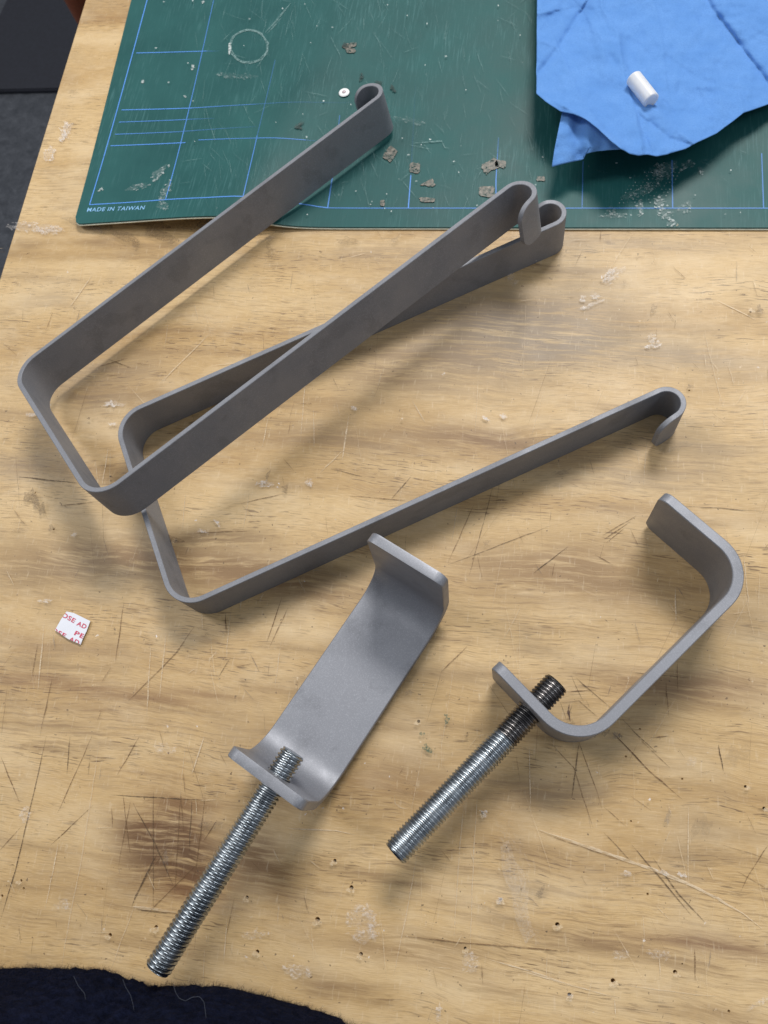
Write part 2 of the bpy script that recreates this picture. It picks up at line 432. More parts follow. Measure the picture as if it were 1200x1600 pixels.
sc = Decals(.00030)
DARK = [[(73,1150),(50,1254),(25,1358),(0,1442)],[(62,955),(58,960)],[(144,1150),(117,1212),(90,1271)],[(219,1150),(183,1212)],
 [(192,1240),(198,1290),(204,1335)],[(204,1252),(195,1300),(186,1352)],[(208,1254),(242,1317),(271,1383)],[(240,1237),(240,1417)],[(283,1233),(279,1300),(273,1396)],
 [(321,1242),(308,1350),(300,1383)],[(246,1333),(208,1412)],[(240,1342),(212,1400),(205,1420)],[(267,1316),(225,1378)],[(308,1350),(225,1433)],[(146,1258),(79,1321)],
 [(175,1242),(317,1250)],[(283,1240),(287,1303)],[(300,1250),(296,1330)],[(340,1280),(318,1315)],[(367,1400),(354,1462)],[(2,1183),(31,1254)],[(0,1329),(35,1290)],
 [(175,1262),(176,1293)],[(110,1150),(105,1210)],[(141,1180),(138,1215)],
 [(903,1157),(933,1237),(940,1263)],[(943,1300),(987,1347)],[(905,1160),(893,1247)],[(857,1157),(897,1200),(910,1243),(927,1293)],[(963,1150),(1013,1203),(1067,1250)],
 [(997,1153),(1047,1200)],[(943,1260),(980,1293)],[(987,1320),(1030,1370),(1080,1430)],[(1020,1340),(1060,1397),(1103,1443)],[(1200,1320),(1167,1370),(1157,1393)],
 [(1127,1320),(1173,1333),(1200,1343)],[(1150,1360),(1200,1390)],[(1122,1163),(1130,1205)],[(1085,1483),(1086,1533)],[(1064,1258),(1088,1257)],[(985,1243),(1018,1267)],
 [(771,758),(752,830),(733,900)],[(700,883),(862,821)],[(746,867),(754,908)],[(833,896),(888,854)],[(942,837),(994,806)],[(944,843),(985,815)],[(948,848),(975,826)],[(929,867),(958,883)],
 [(892,1055),(902,1078),(912,1097)],[(900,1060),(935,1090),(953,1105)],[(970,1122),(1000,1152),(1027,1177)],[(955,1143),(990,1178),(1013,1203)],[(1058,1033),(1059,1082)],
 [(885,1081),(922,1079)],[(878,1098),(905,1095),(932,1119)],[(894,1100),(889,1115),(891,1128)],[(874,1092),(886,1127)],[(907,1123),(907,1150)],[(1015,1153),(1046,1150)],
 [(194,942),(181,1033)],[(304,979),(275,1021),(200,1096)],[(441,933),(417,1004)],[(450,950),(421,1012)],[(308,833),(396,829)],[(517,733),(571,746)],[(546,775),(633,782)],
 [(642,745),(610,782)],[(375,787),(442,772)],[(441,745),(447,770)],[(331,1000),(329,1020)],[(352,957),(354,992)],[(340,1060),(362,1025)],[(63,1150),(82,1060)],
 [(900,455),(918,446)],[(95,790),(155,784)],[(30,745),(120,755)],[(700,880),(740,790)],[(1060,790),(1200,800)],[(985,1050),(1080,1060)],[(60,1005),(50,1060)],
 [(690,1190),(700,1212)],[(690,1050),(730,1010)],[(1040,1065),(1045,1120)],[(806,1180),(812,1220)],[(830,1290),(842,1291)],[(150,575),(200,560)],[(170,562),(205,575)],[(160,590),(190,585)]]
for p in DARK: sc.strip(p, R.uniform(1.0, 2.0), R.choice([DK, BR, BR]), R.uniform(.6, .95))
LIGHT = [[(156,1158),(142,1254),(125,1358),(108,1442),(96,1517)],[(212,1412),(190,1470),(173,1517)],[(92,1317),(71,1421)],[(320,1150),(300,1210)],[(290,1165),(283,1230)],
 [(726,1244),(717,1345),(709,1469)],[(746,1236),(739,1360),(734,1506)],[(652,1334),(634,1435),(615,1525)],[(450,1294),(525,1298),(555,1304)],[(765,1499),(830,1518),(892,1538)],
 [(616,1242),(618,1255),(627,1262),(638,1264)],[(1075,1260),(1075,1383)],[(827,1167),(829,1260)],[(800,1513),(897,1540),(967,1560)],[(960,1537),(1100,1555),(1140,1558)],
 [(1162,867),(1170,950)],[(1055,917),(1056,975)],[(290,771),(286,830)],[(362,945),(354,1025)],[(645,628),(665,662)],[(420,650),(410,700)],[(490,640),(491,700)],[(545,650),(535,720)],
 [(480,560),(470,690)],[(600,575),(590,605)],[(715,790),(705,850)],[(70,970),(60,1080)],[(260,990),(250,1090)],[(236,1010),(230,1120)],[(540,700),(500,740)],[(440,1000),(430,1075)],
 [(1005,1430),(1007,1470)],[(1030,1485),(1031,1530)],[(960,1560),(962,1590)],[(855,1490),(853,1530)],[(1100,520),(1130,640)],[(330,520),(250,600)],[(1010,690),(1005,760)],[(390,770),(380,830)],
 [(150,720),(155,770)],[(170,700),(160,760)],[(250,610),(240,650)],[(145,430),(110,480)],[(340,1050),(345,1075)],[(1120,470),(1180,500)],[(620,1290),(618,1330)],[(320,1480),(318,1540)],[(355,1440),(350,1500)]]
for p in LIGHT: sc.strip(p, R.uniform(1.2, 2.2), LT, R.uniform(.5, .95))
sc.strip([(843,1297),(910,1320),(987,1347),(1033,1363),(1067,1377),(1120,1403),(1160,1427),(1190,1450)], 5, LT, .8)
sc.strip([(843,1300),(910,1323.5),(987,1350.5)], 1.6, BR, .7)
sc.strip([(208,1416),(275,1425)], 5, LT, .7); sc.strip([(208,1419.5),(275,1429)], 2, DK, .7)
sc.strip([(626,1461),(712,1472),(900,1487)], 2.4, BR, .8)
sc.strip([(889,1100),(888,1112),(891,1126)], 4, (.09,.05,.05), .9)
for _ in range(430):   # countless small nicks
    u, v = R.uniform(-20, 1220), R.uniform(335, 1600)
    L = R.uniform(5, 34); a = R.gauss(1.45, .5) if R.random() < .6 else R.gauss(0, .12)
    sc.strip([(u, v), (u + L * math.cos(a), v + L * math.sin(a))], R.uniform(.7, 1.7), R.choice([BR, LT, LT, BR, GY]), R.uniform(.25, .7), step=7)
for _ in range(110):    # long faint knife lines
    u, v = R.uniform(-20, 1220), R.uniform(360, 1600)
    L = R.uniform(50, 160); a = R.gauss(1.6, .35)
    sc.strip([(u, v), (u + L * math.cos(a), v + L * math.sin(a))], R.uniform(.6, 1.2), R.choice([LT, LT, BR]), R.uniform(.25, .55))
sc.build('scratches', M_MARK, bench)

pt = Decals(.00110)
PAINT = [(105,205,9,14,.4,.9),(100,215,5,9,.4,.8),(78,243,8,13,.3,.85),(55,357,42,9,.06,.6),(75,362,25,6,0,.5),(180,632,18,4,.05,.9),(108,545,16,7,-.5,.7),(415,757,14,5,.05,.7),(484,757,6,6,0,.6),
 (958,430,20,9,-.5,.6),(950,440,10,8,0,.5),(1022,541,15,5,-.25,.8),(1016,530,7,7,0,.5),(925,478,22,3,-.4,.8),(932,466,6,5,0,.5),(910,469,4,4,0,.8),(41,1272,8,14,.3,.5),(566,1442,28,30,.2,.42),(580,1440,10,30,-.3,.45),
 (465,1516,22,12,.2,.55),(735,1502,14,16,0,.45),(686,1581,5,13,.1,.8),(101,1413,14,8,0,.35),(72,940,10,3,-.1,.8),(758,1271,5,5,0,.9),(780,1406,4,6,0,.8),(1030,1490,20,8,.2,.35),(970,1490,14,8,0,.3),(400,1460,22,8,-.2,.35),
 (1180,1568,24,4,-.5,.35),(555,640,4,3,0,.8),(1063,622,4,4,0,.3),(759,657,4,2,.5,.9),(787,654,5,3,.8,.9),(118,838,4,3,0,.6),(342,820,6,2,1,.9),(318,832,8,3,0,.6),(50,650,10,3,0,.7),(178,664,6,2,0,.7),(890,1555,4,4,0,.8),
 (1033,1362,10,3,.4,.7),(1066,1366,7,3,.3,.7),(978,1365,9,5,0,.5),(1078,1190,8,10,.2,.2),(260,1170,16,10,.2,.35),(800,440,9,11,0,.25),(370,350,18,20,.3,.35)]
for (u, v, rx, ry, an, a) in PAINT: pt.blob(u, v, rx * .85, ry * .85, WH, a * .30, an, rag=.6, n=26); pt.cluster(u, v, rx, ry, WH, min(1, a * .8), 6 + int(rx * ry / 14), an, 2.4, 1.8)
for k in range(260):
    f = R.random(); x = 783 + 52 * f + (R.random() - .5) * (16 + 26 * math.sin(math.pi * min(1, f * 1.1))); y = 1265 + 205 * f
    L = R.uniform(4, 14); a_ = R.gauss(1.2, .5)
    pt.strip([(x, y), (x + L * math.cos(a_), y + L * math.sin(a_))], R.uniform(1, 3.5), (.72, .66, .62), R.uniform(.12, .42), step=7)
pt.blob(808, 1390, 16, 70, (.68, .62, .57), .18, -.26, rag=.5)
for (u, v, d) in HOLES:
    if d >= 6: pt.blob(u + R.uniform(-1, 1), v + d * .35, d * .75, d * .6, LT, .6, 0, rag=.5, n=14)
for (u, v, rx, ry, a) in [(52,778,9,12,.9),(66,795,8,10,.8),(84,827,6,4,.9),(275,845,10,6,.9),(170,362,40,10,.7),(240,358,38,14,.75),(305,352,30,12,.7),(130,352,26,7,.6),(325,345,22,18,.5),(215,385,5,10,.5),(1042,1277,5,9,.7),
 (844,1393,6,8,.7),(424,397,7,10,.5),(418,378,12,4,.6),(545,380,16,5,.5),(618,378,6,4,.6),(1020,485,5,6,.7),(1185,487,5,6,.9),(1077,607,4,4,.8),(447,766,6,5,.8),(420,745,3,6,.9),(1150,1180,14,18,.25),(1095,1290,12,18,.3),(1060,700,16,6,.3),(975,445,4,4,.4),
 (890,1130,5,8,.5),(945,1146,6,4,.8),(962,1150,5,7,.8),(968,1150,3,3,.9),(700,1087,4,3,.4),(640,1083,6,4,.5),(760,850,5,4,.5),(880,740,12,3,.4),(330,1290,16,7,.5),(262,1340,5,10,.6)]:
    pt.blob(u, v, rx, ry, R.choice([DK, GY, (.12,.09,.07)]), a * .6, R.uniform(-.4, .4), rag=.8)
for (u, v, rx, ry) in [(660,1147,4,3),(669,1171,7,5),(699,1126,4,5),(666,1165,3,3),(697,1118,3,2)]:
    pt.blob(u, v, rx, ry, (.02,.10,.07), .8, .4, rag=.7, n=12)
for _ in range(240):
    d = R.random() < .55
    pt.blob(R.uniform(-20, 1220), R.uniform(345, 1600), R.uniform(.8, 3.0), R.uniform(.7, 2.0), R.choice([DK, (.05,.035,.025)]) if d else R.choice([LT, WH]), R.uniform(.5, .95), R.uniform(0, 3), rag=.8, n=9)
pt.build('paint_flecks', M_PAINT, bench)
for (u, v, w, h, ang) in []: pass

# bench underframe apron so the top is carried
def box(name, x0, x1, y0, y1, z0, z1, mat, bev=.001, parent=None, **kw):
    bm = bmesh.new(); bmesh.ops.create_cube(bm, size=1)
    for v in bm.verts: v.co = Vector(((x0 + x1) / 2 + v.co.x * (x1 - x0), (y0 + y1) / 2 + v.co.y * (y1 - y0), (z0 + z1) / 2 + v.co.z * (z1 - z0)))
    if bev: bmesh.ops.bevel(bm, geom=bm.edges[:], offset=bev, segments=2, affect='EDGES')
    me = bpy.data.meshes.new(name); bm.to_mesh(me); bm.free()
    return link(name, me, mat, parent, **kw)
FLOOR = -0.86
for lx, ly in ((-.22, -.08), (.55, -.08), (-.10, .88), (.55, .88)):
    box('leg', lx - .03, lx + .03, ly - .03, ly + .03, FLOOR, -TH - .0005, M_WOOD, .002, bench)

# ------------------------------------------------------------------ floor and what stands on it
me = mesh('carpet_floor', [(-3, -3, FLOOR), (3, -3, FLOOR), (3, 4, FLOOR), (-3, 4, FLOOR)], [(0, 1, 2, 3)])
fl = link('carpet_floor', me, M_CARPET, kind='structure')
a = px(200, 147, FLOOR); b = px(0, 147, FLOOR); c = px(0, 36, FLOOR); d = px(17, 0, FLOOR)
ld = (d - c).normalized()
# a low dark panel on the carpet: straight near edge, slanted left edge
nl = c - ld * ((c.y - b.y) / ld.y)
fm = [Vector((a.x + .5, a.y, 0)), Vector((a.x + .5, a.y + .9, 0)), nl + ld * (.9 / ld.y), nl]
bm = bmesh.new()
lo_ = [bm.verts.new((p.x, p.y, FLOOR + .0005)) for p in fm]; hi_ = [bm.verts.new((p.x, p.y, FLOOR + .012)) for p in fm]
bm.faces.new(lo_[::-1]); bm.faces.new(hi_)
for i in range(4): bm.faces.new((lo_[i], lo_[(i + 1) % 4], hi_[(i + 1) % 4], hi_[i]))
bmesh.ops.recalc_face_normals(bm, faces=bm.faces)
bmesh.ops.bevel(bm, geom=bm.edges[:], offset=.003, segments=2, affect='EDGES')
me = bpy.data.meshes.new('floor_mat'); bm.to_mesh(me); bm.free()
link('floor_mat', me, M_DARKMAT, label='smooth dark navy floor mat on the grey carpet beside the bench', cat='floor mat')
# reddish wooden post, round and slightly tapered
pb = px(133, 8, -.30)
vs = []; fs = []; n = 20
rs = [(FLOOR + .001, .016), (FLOOR + .02, .019), (-.35, .021), (-.10, .023), (-.095, .024), (-.08, .024), (-.075, .020)]
for zz, rr in rs:
    for k in range(n): vs.append((pb.x + rr * math.cos(k * 2 * math.pi / n), pb.y + rr * math.sin(k * 2 * math.pi / n), zz))
for i in range(len(rs) - 1):
    for k in range(n): fs.append((i * n + k, i * n + (k + 1) % n, (i + 1) * n + (k + 1) % n, (i + 1) * n + k))
fs += [tuple(range(n))[::-1], tuple(range((len(rs) - 1) * n, len(rs) * n))]
link('wooden_post', mesh('wooden_post', vs, fs, True, 40), M_REDWOOD, label='reddish brown wooden post standing on the carpet past the bench edge', cat='post')

# ------------------------------------------------------------------ cutting mat
G = 56.642 * S; MX = -32.713 * S; MY = 357.951 * S
MT = 2.0e-3                                     # thickness
bx = px(348, 332, .008).x; BYm = MY - .013
def zmat(x, y):
    e = max(0.0, y - BYm)
    xc = bx + .25 * e
    k = math.exp(-((x - xc) / .031) ** 2) if x > xc else math.exp(-((x - xc) / .082) ** 2)
    bump = .0102 * k * math.exp(-(e / .085))
    corner = .0006 * math.exp(-((x - bx + .085) / .03) ** 2) * math.exp(-e / .05)
    return MT + bump + corner
def pmat(u, v):
    z = MT
    for _ in range(6):
        p = px(u, v, z); z = zmat(p.x, p.y)
    return px(u, v, z)
pl0 = pmat(120, 330); pl1 = pmat(205, 0)
ml = (pl1 - pl0); msl = ml.x / ml.y
bl = pmat(118, 338); br_ = pmat(1190, 355.5)
def mat_left(y): return pl0.x + (y - pl0.y) * msl
y_edge = br_.y
MTOP, MRIGHT = y_edge + .34, br_.x + .16
# grid with its near-left corner rounded
NX, NY, RC = 170, 90, .006
def mat_grid(z_of):
    V = []
    for j in range(NY + 1):
        f = j / NY; y = y_edge + (MTOP - y_edge) * f ** 1.3
        for i in range(NX + 1):
            x = mat_left(y) + (MRIGHT - mat_left(y)) * (i / NX) ** 1.15
            yy = y
            dx = x - mat_left(y)
            if dx < RC and j < NY // 2:
                lift = RC - math.sqrt(max(0, RC * RC - (RC - dx) ** 2))
                yy = y + lift * (1 - f * 2)
            V.append(Vector((x, yy, z_of(x, yy))))
    return V
top = mat_grid(lambda x, y: zmat(x, y))
mid = [v + Vector((0, 0, -MT * .5)) for v in top]
bot = [v + Vector((0, -.0004, -MT * .97)) for v in top]
def slab(up, dn):
    W = NX + 1; V = up + dn; o = len(up); Fc = []
    for j in range(NY):
        for i in range(NX):
            q = j * W + i
            Fc.append((q, q + 1, q + W + 1, q + W)); Fc.append((o + q, o + q + W, o + q + W + 1, o + q + 1))
    ring = list(range(W)) + [j * W + NX for j in range(1, NY + 1)] + [NY * W + i for i in range(NX - 1, -1, -1)] + [j * W for j in range(NY - 1, 0, -1)]
    for a, b in zip(ring, ring[1:] + ring[:1]): Fc.append((a, o + a, o + b, b))
    return V, Fc
cmat = bpy.data.objects.new('cutting_mat', None); col.objects.link(cmat)
cmat['label'] = 'green cutting mat with worn blue grid lines and one lifted edge'; cmat['category'] = 'cutting mat'
V, Fc = slab(top, mid); link('top_layer', mesh('top_layer', V, Fc, True, 40), M_GREEN, cmat)
V, Fc = slab([v + Vector((0, -.0007, -.00002)) for v in mid], bot); link('core_layer', mesh('core_layer', V, Fc, True, 40), M_CREAM, cmat)
# printed lines
BL = (.085, .27, .72)
gl = Decals(.00012, zmat)
def worldline(p, q, w, a0, a1=None, step=.006):
    a1 = a0 if a1 is None else a1
    gl.k += 1; L = (q - p).length; n = max(2, int(L / step)); d = (q - p) / L; nr = Vector((-d.y, d.x, 0)); b = len(gl.v)
    for i in range(n + 1):
        c = p + d * L * i / n
        for sgn in (1, -1):
            e = c + nr * sgn * w / 2; gl.v.append(Vector((e.x, e.y, gl._z(e)))); gl.c.append((*BL, a0 + (a1 - a0) * i / n))
    for i in range(n): gl.f.append((b + 2 * i, b + 2 * i + 1, b + 2 * i + 3, b + 2 * i + 2))
XL = pmat(140, 320)
XT = pmat(230, 0)
xl = lambda y: XL.x + (y - XL.y) * (XT.x - XL.x) / (XT.y - XL.y)
LWID = .00062
def W2(x, y): return Vector((x, y, 0))
worldline(W2(XL.x, XL.y), W2(xl(MY + .3), MY + .3), LWID * 1.25, 1, 1)
bpts = [(140,320),(200,316.5),(259,312),(320,309),(380,307),(420,310),(450,315),(479,320),(512,325)]
for p0, p1 in zip(bpts, bpts[1:]): worldline(pmat(*p0), pmat(*p1), LWID * 1.2, 1, .95)
worldline(W2(pmat(512, 325).x, pmat(512, 325).y), W2(MRIGHT - .01, MY), LWID, .8, .75)
def wpt(u, v): return pmat(u, v)
for (p0, p1, a0, a1, w) in [((259,311),(334,0),1,.55,1),((380,307),(402,212),.85,.7,1),((402,212),(430,94),.3,.25,1),((512,325),(522,260),1,.5,1.2),((522,260),(531,180),.4,.45,1),((638,326),(642,274),1,.9,1.1),
  ((642,274),(650,120),.12,.0,1),((775,326),(775,280),.5,.9,1.1),((775,280),(779,215),.9,.2,1),((909.5,326),(911,252),.55,.5,1),((1051,326),(1050,250),.7,.7,1),((1193,326),(1190,240),.7,.6,1),
  ((213,83),(322,80),1,.9,1.1),((322,80),(345,80),.4,0,1),((190,172),(300,169),1,1,1.1),((300,169),(400,163),.8,.45,1),((400,163),(560,160),.3,0,1),((186,191),(290,187),.9,.8,.9),((290,187),(335,185),.6,.1,.9),
  ((180,210),(280,206),.9,.7,.9),((280,206),(400,198),.55,.1,.9),((173,228),(290,223),1,1,1.1),((310,219),(400,216),.8,.6,1),((400,216),(478,219),.75,.7,1),((478,219),(500,221),.3,0,1)]:
    worldline(wpt(*p0), wpt(*p1), LWID * w, a0, a1)
gl.build('grid_lines', M_PRINT, cmat)
# lettering on the mat
def text_mesh(txt, size, bold=0.0):
    cu = bpy.data.curves.new('lettering', 'FONT'); cu.body = txt; cu.size = size; cu.space_character = 1.12; cu.offset = bold
    ob = bpy.data.objects.new('lettering', cu); col.objects.link(ob)
    bpy.context.view_layer.update()
    me = bpy.data.meshes.new_from_object(ob.evaluated_get(bpy.context.evaluated_depsgraph_get()))
    bpy.data.objects.remove(ob); return me
tm = text_mesh('MADE IN TAIWAN', .0046, .00006)
t0, t1 = pmat(135, 331), pmat(225, 327.5)
wid = max(v.co.x for v in tm.vertices)
d = (t1 - t0); d.z = 0; ln = d.length; d.normalize(); nr = Vector((-d.y, d.x, 0))
for v in tm.vertices:
    w = t0 + d * (v.co.x / wid * ln) + nr * v.co.y
    v.co = (w.x, w.y, zmat(w.x, w.y) + .00016)
M_LETTER = plain('pale_blue_print', (.22, .46, .75), .5, .25, 1500, 0)
link('lettering', tm, M_LETTER, cmat)
# scuffs, ring scratch and residue on the mat
ms = Decals(.0003, zmat)
SC = (.22, .36, .36); SW = (.55, .62, .62)
for k in range(3):
    rr = 29 + R.uniform(-2, 2); n = 30
    ms.strip([(389 + rr * math.cos(t * 2 * math.pi / n) + R.uniform(-1, 1), 73 + rr * .88 * math.sin(t * 2 * math.pi / n)) for t in range(n + 1)], 1.6, SC, .7, taper=False, step=9)
ms.strip([(414,52),(430,35),(455,5)], 3, SC, .6); ms.strip([(417,54),(440,28)], 2, SC, .5)
ms.blob(359, 76, 2.2, 9, SW, .9, .1)
for (u, v, rx, ry, an, a) in [(248,271,21,6,-.7,.6),(215,292,20,5,-.2,.35),(258,300,7,20,.4,.45),(255,322,9,8,0,.3),(158,297,3,2,-.6,.9),(301,106,1.5,5,0,.9),(317,4,2,2,0,.9),(223,128,1.6,1.6,0,.8),(289,151,1.6,1.6,0,.8),
  (1040,265,26,12,0,.35),(1028,275,9,14,.3,.45),(1075,258,10,8,0,.3),(1000,325,6,14,0,.6),(1030,318,9,13,.2,.7),(1040,335,15,9,0,.5),(960,338,24,4,0,.45),(955,330,9,7,0,.3),(1048,348,7,9,0,.6),(1070,325,14,10,0,.3),(1095,268,8,5,.6,.3),
  (1000,300,35,8,-.4,.22),(370,120,30,6,.1,.18),(640,380/2,25,5,.2,.16)]:
    ms.blob(u, v, rx * .8, ry * .8, SW, a * .25, an, rag=.7, n=24); ms.cluster(u, v, rx, ry, SW, min(1, a * 1.2), 5 + int(rx * ry / 9), an, 1.7, 1.6)
for k in range(10):
    for m_ in range(12):     # a patch of embossed glue dots
        u, v = 968 + m_ * 6 + k * 3 + R.uniform(-.5, .5), 318 - k * 5.2 + R.uniform(-.5, .5)
        if R.random() < .7: ms.blob(u, v, 1.1, .8, SW, R.uniform(.2, .6), 0, n=6)
for (u, v) in [(470,195),(466,200),(565,122),(592,131),(614,140),(540,72)]: ms.blob(u, v, 5, 3.5, (.004,.03,.028), .9, R.uniform(0,3), rag=.7)
ms.strip([(645,225),(690,222),(695,232),(702,233)], 2, SC, .6); ms.strip([(640,228),(675,235)], 1.5, SC, .5)
for _ in range(460):
    u, v = R.uniform(300, 850), R.uniform(-10, 310)
    L = R.uniform(5, 40); a = R.gauss(1.45, .35) if R.random() < .75 else R.uniform(0, 3.1)
    ms.strip([(u, v), (u + L * math.cos(a), v + L * math.sin(a))], R.uniform(.6, 1.4), SC, R.uniform(.10, .36), step=8)
for _ in range(60):
    u, v = R.uniform(220, 1190), R.uniform(230, 330)
    L = R.uniform(5, 25); a = R.uniform(0, 3.1)
    ms.strip([(u, v), (u + L * math.cos(a), v + L * math.sin(a))], R.uniform(.6, 1.2), SC, R.uniform(.1, .4), step=8)
for _ in range(85):
    ms.blob(R.uniform(240, 1190), R.uniform(0, 340), R.uniform(.7, 2), R.uniform(.6, 1.5), SW, R.uniform(.4, 1), 0, n=8)
ms.build('scuffs', M_MATMARK, cmat)
for (u, v, w, h, an, sh) in [(610,242,9,12,.6,0),(648,263,9,9,.1,0),(667,288,13,8,-.15,1),(668,313,14,4,.05,0),(766,260,15,9,-.5,0),(782,257,9,6,.2,0),(760,300,13,10,.05,0),(598,318,4,5,.1,0),(546,72,12,4,-.2,0),(548,80,8,4,.1,0),(845,280,7,4,0,0)]:
    n = 14; V = []; P0 = []
    for k in range(n):
        t = k * 2 * math.pi / n; c, s_ = math.cos(t), math.sin(t)
        m_ = max(abs(c), abs(s_)) if not sh else max(abs(c), abs(s_)) * (1.0 if c > 0 else 1.25)
        x, y = w * c / m_ * R.uniform(.78, 1.05), h * s_ / m_ * R.uniform(.75, 1.05) * (1 if not sh else (.55 + .45 * c))
        p = pmat(u + x * math.cos(an) - y * math.sin(an), v + x * math.sin(an) + y * math.cos(an))
        V.append(Vector((p.x, p.y, zmat(p.x, p.y) + .00055)))
    me = mesh('tape_residue', V + [v - Vector((0, 0, .00028)) for v in V], [tuple(range(n))[::-1]] + [(k, (k + 1) % n, n + (k + 1) % n, n + k) for k in range(n)])
    bm = bmesh.new(); bm.from_mesh(me)
    for f in bm.faces:
        if abs(f.normal.z) > .5 and f.normal.z < 0: f.normal_flip()
    bm.to_mesh(me); bm.free()
    link('tape_residue', me, M_TAPE, cmat)

# small white disc with a pinkish middle
c = pmat(538, 146); zt = zmat(c.x, c.y)
def lathe(prof, n=28):
    V = []; Fc = []
    for r, z in prof:
        for k in range(n): V.append((r * math.cos(k * 2 * math.pi / n), r * math.sin(k * 2 * math.pi / n), z))
    for i in range(len(prof) - 1):
        for k in range(n): Fc.append((i * n + k, i * n + (k + 1) % n, (i + 1) * n + (k + 1) % n, (i + 1) * n + k))
    return V, Fc
disc = bpy.data.objects.new('plastic_disc', None); col.objects.link(disc); disc.location = (c.x, c.y, zt + .0004)
disc['label'] = 'tiny white plastic disc with pinkish centre lying on the green mat'; disc['category'] = 'disc'
V, Fc = lathe([(.0012, 0), (.0034, 0), (.0036, .0003), (.0034, .0006), (.0024, .0009), (.0013, .0008), (.0012, 0)])
link('rim', mesh('rim', V, Fc, True, 40), plain('white_plastic', (.82, .84, .86), .35, .03), disc)
V, Fc = lathe([(.0012, .0001), (.0012, .0011), (.0008, .0014), (.00001, .0014)], 16)
link('centre', mesh('centre', V, Fc, True, 40), plain('pink_plastic', (.50, .40, .44), .35, .1), disc)

# ------------------------------------------------------------------ blue wipe
def resample(pts, n):
    L = [0]
    for a, b in zip(pts, pts[1:]): L.append(L[-1] + math.hypot(b[0] - a[0], b[1] - a[1]))
    out = []
    for i in range(n):
        s = L[-1] * i / (n - 1); k = max(j for j in range(len(L)) if L[j] <= s + 1e-9); k = min(k, len(pts) - 2)
        f = (s - L[k]) / (L[k + 1] - L[k]); out.append((pts[k][0] + (pts[k + 1][0] - pts[k][0]) * f, pts[k][1] + (pts[k + 1][1] - pts[k][1]) * f))
    return out
CREASES = [([(930,-60),(942,15),(966,52),(974,112),(990,165),(1003,228)], .0030, 22), ([(1090,-40),(1110,8),(1160,75),(1196,122),(1230,190)], -.0040, 24),
 ([(835,122),(866,82),(886,52),(905,20)], -.0030, 20), ([(862,18),(842,22)], .002, 12), ([(960,70),(1000,150),(1060,205),(1085,225)], .0026, 18), ([(880,90),(905,150),(945,205),(985,240)], .0026, 24),
 ([(1015,190),(1045,215),(1085,228)], -.002, 12), ([(980,120),(1000,190),(1018,240)], -.0022, 12), ([(870,160),(900,175),(930,195),(972,233)], .0030, 14), ([(1010,-40),(1030,40),(1040,110)], .0018, 30),
 ([(1100,60),(1120,120),(1130,190)], .0016, 26), ([(840,60),(870,75)], .002, 12)]
for _ in range(16):
    u_, v_ = R.uniform(845, 1190), R.uniform(-20, 230); a_ = R.gauss(1.0, .5); l_ = R.uniform(25, 90)
    CREASES.append(([(u_, v_), (u_ + l_ * .5 * math.cos(a_), v_ + l_ * .5 * math.sin(a_)), (u_ + l_ * math.cos(a_ + .25), v_ + l_ * math.sin(a_ + .25))], R.choice([-1, 1]) * R.uniform(.0006, .0014), R.uniform(6, 14)))
def seg_d(u, v, pl):
    best = 1e9; sg = 1
    for (x0, y0), (x1, y1) in zip(pl, pl[1:]):
        dx, dy = x1 - x0, y1 - y0; t = max(0, min(1, ((u - x0) * dx + (v - y0) * dy) / (dx * dx + dy * dy)))
        d = math.hypot(u - x0 - t * dx, v - y0 - t * dy)
        if d < best: best = d; sg = 1 if (dx * (v - y0) - dy * (u - x0)) > 0 else -1
    return best, sg
def ztowel(u, v, edge=0.0):
    z = .0125 + .011 * math.exp(-((u - 900) / 130) ** 2) * max(0, min(1, (v - 20) / 200)) + .006 * max(0, min(1, (v - 100) / 130))
    z += .004 * math.exp(-((u - 838) / 30) ** 2)
    for pl, a, w in CREASES:
        d, sg = seg_d(u, v, pl)
        z += a * .85 * (math.exp(-d / (w * 1.3)) if sg > 0 else math.exp(-d / 5))     # gentle slope one side, sharp drop the other
    z += .0024 * noise.noise(Vector((u / 75, v / 75, 1.3))) + .0011 * noise.noise(Vector((u / 28, v / 28, 4.3))) + .0006 * noise.noise(Vector((u / 11, v / 11, 8.3))) + .0007 * abs(noise.noise(Vector((u / 40, v / 18, 2.3))))
    return max(z, .004)
def sheet(name, bot_pts, top_fn, nu, nv, zfn, mat, parent, thick=.00035):
    B = resample(bot_pts, nu); V = []
    for j in range(nv + 1):
        f = j / nv
        for i in range(nu):
            b = B[i]; t = top_fn(i / (nu - 1)); u, v = t[0] + (b[0] - t[0]) * f, t[1] + (b[1] - t[1]) * f
            V.append(px(u, v, zfn(u, v)))
    Fc = [(j * nu + i, (j + 1) * nu + i, (j + 1) * nu + i + 1, j * nu + i + 1) for j in range(nv) for i in range(nu - 1)]
    me = mesh(name, V, Fc, True)
    o = link(name, me, mat, parent)
    m = o.modifiers.new('thickness', 'SOLIDIFY'); m.thickness = thick; m.offset = -1
    return o
wipe = bpy.data.objects.new('paper_wipe', None); col.objects.link(wipe)
wp = px(1020, 110, .003); wipe.location = (wp.x, wp.y, 0)
wipe['label'] = 'crumpled bright blue paper wipe lying on the green cutting mat'; wipe['category'] = 'paper wipe'
bpy.context.view_layer.update()
main_edge = [(838,146),(852,158),(876,174),(896,178),(915,186),(935,202),(958,224),(972,233),(985,240),(998,243),(1012,241),(1026,244),(1042,241),(1058,236),(1072,232),(1090,222),(1120,208),(1140,193),(1162,176),(1180,170),(1202,162),(1290,120)]
s1 = sheet('sheet', main_edge, lambda s: (840 + s * 480, -150), 230, 180, ztowel, M_TOWEL, None)
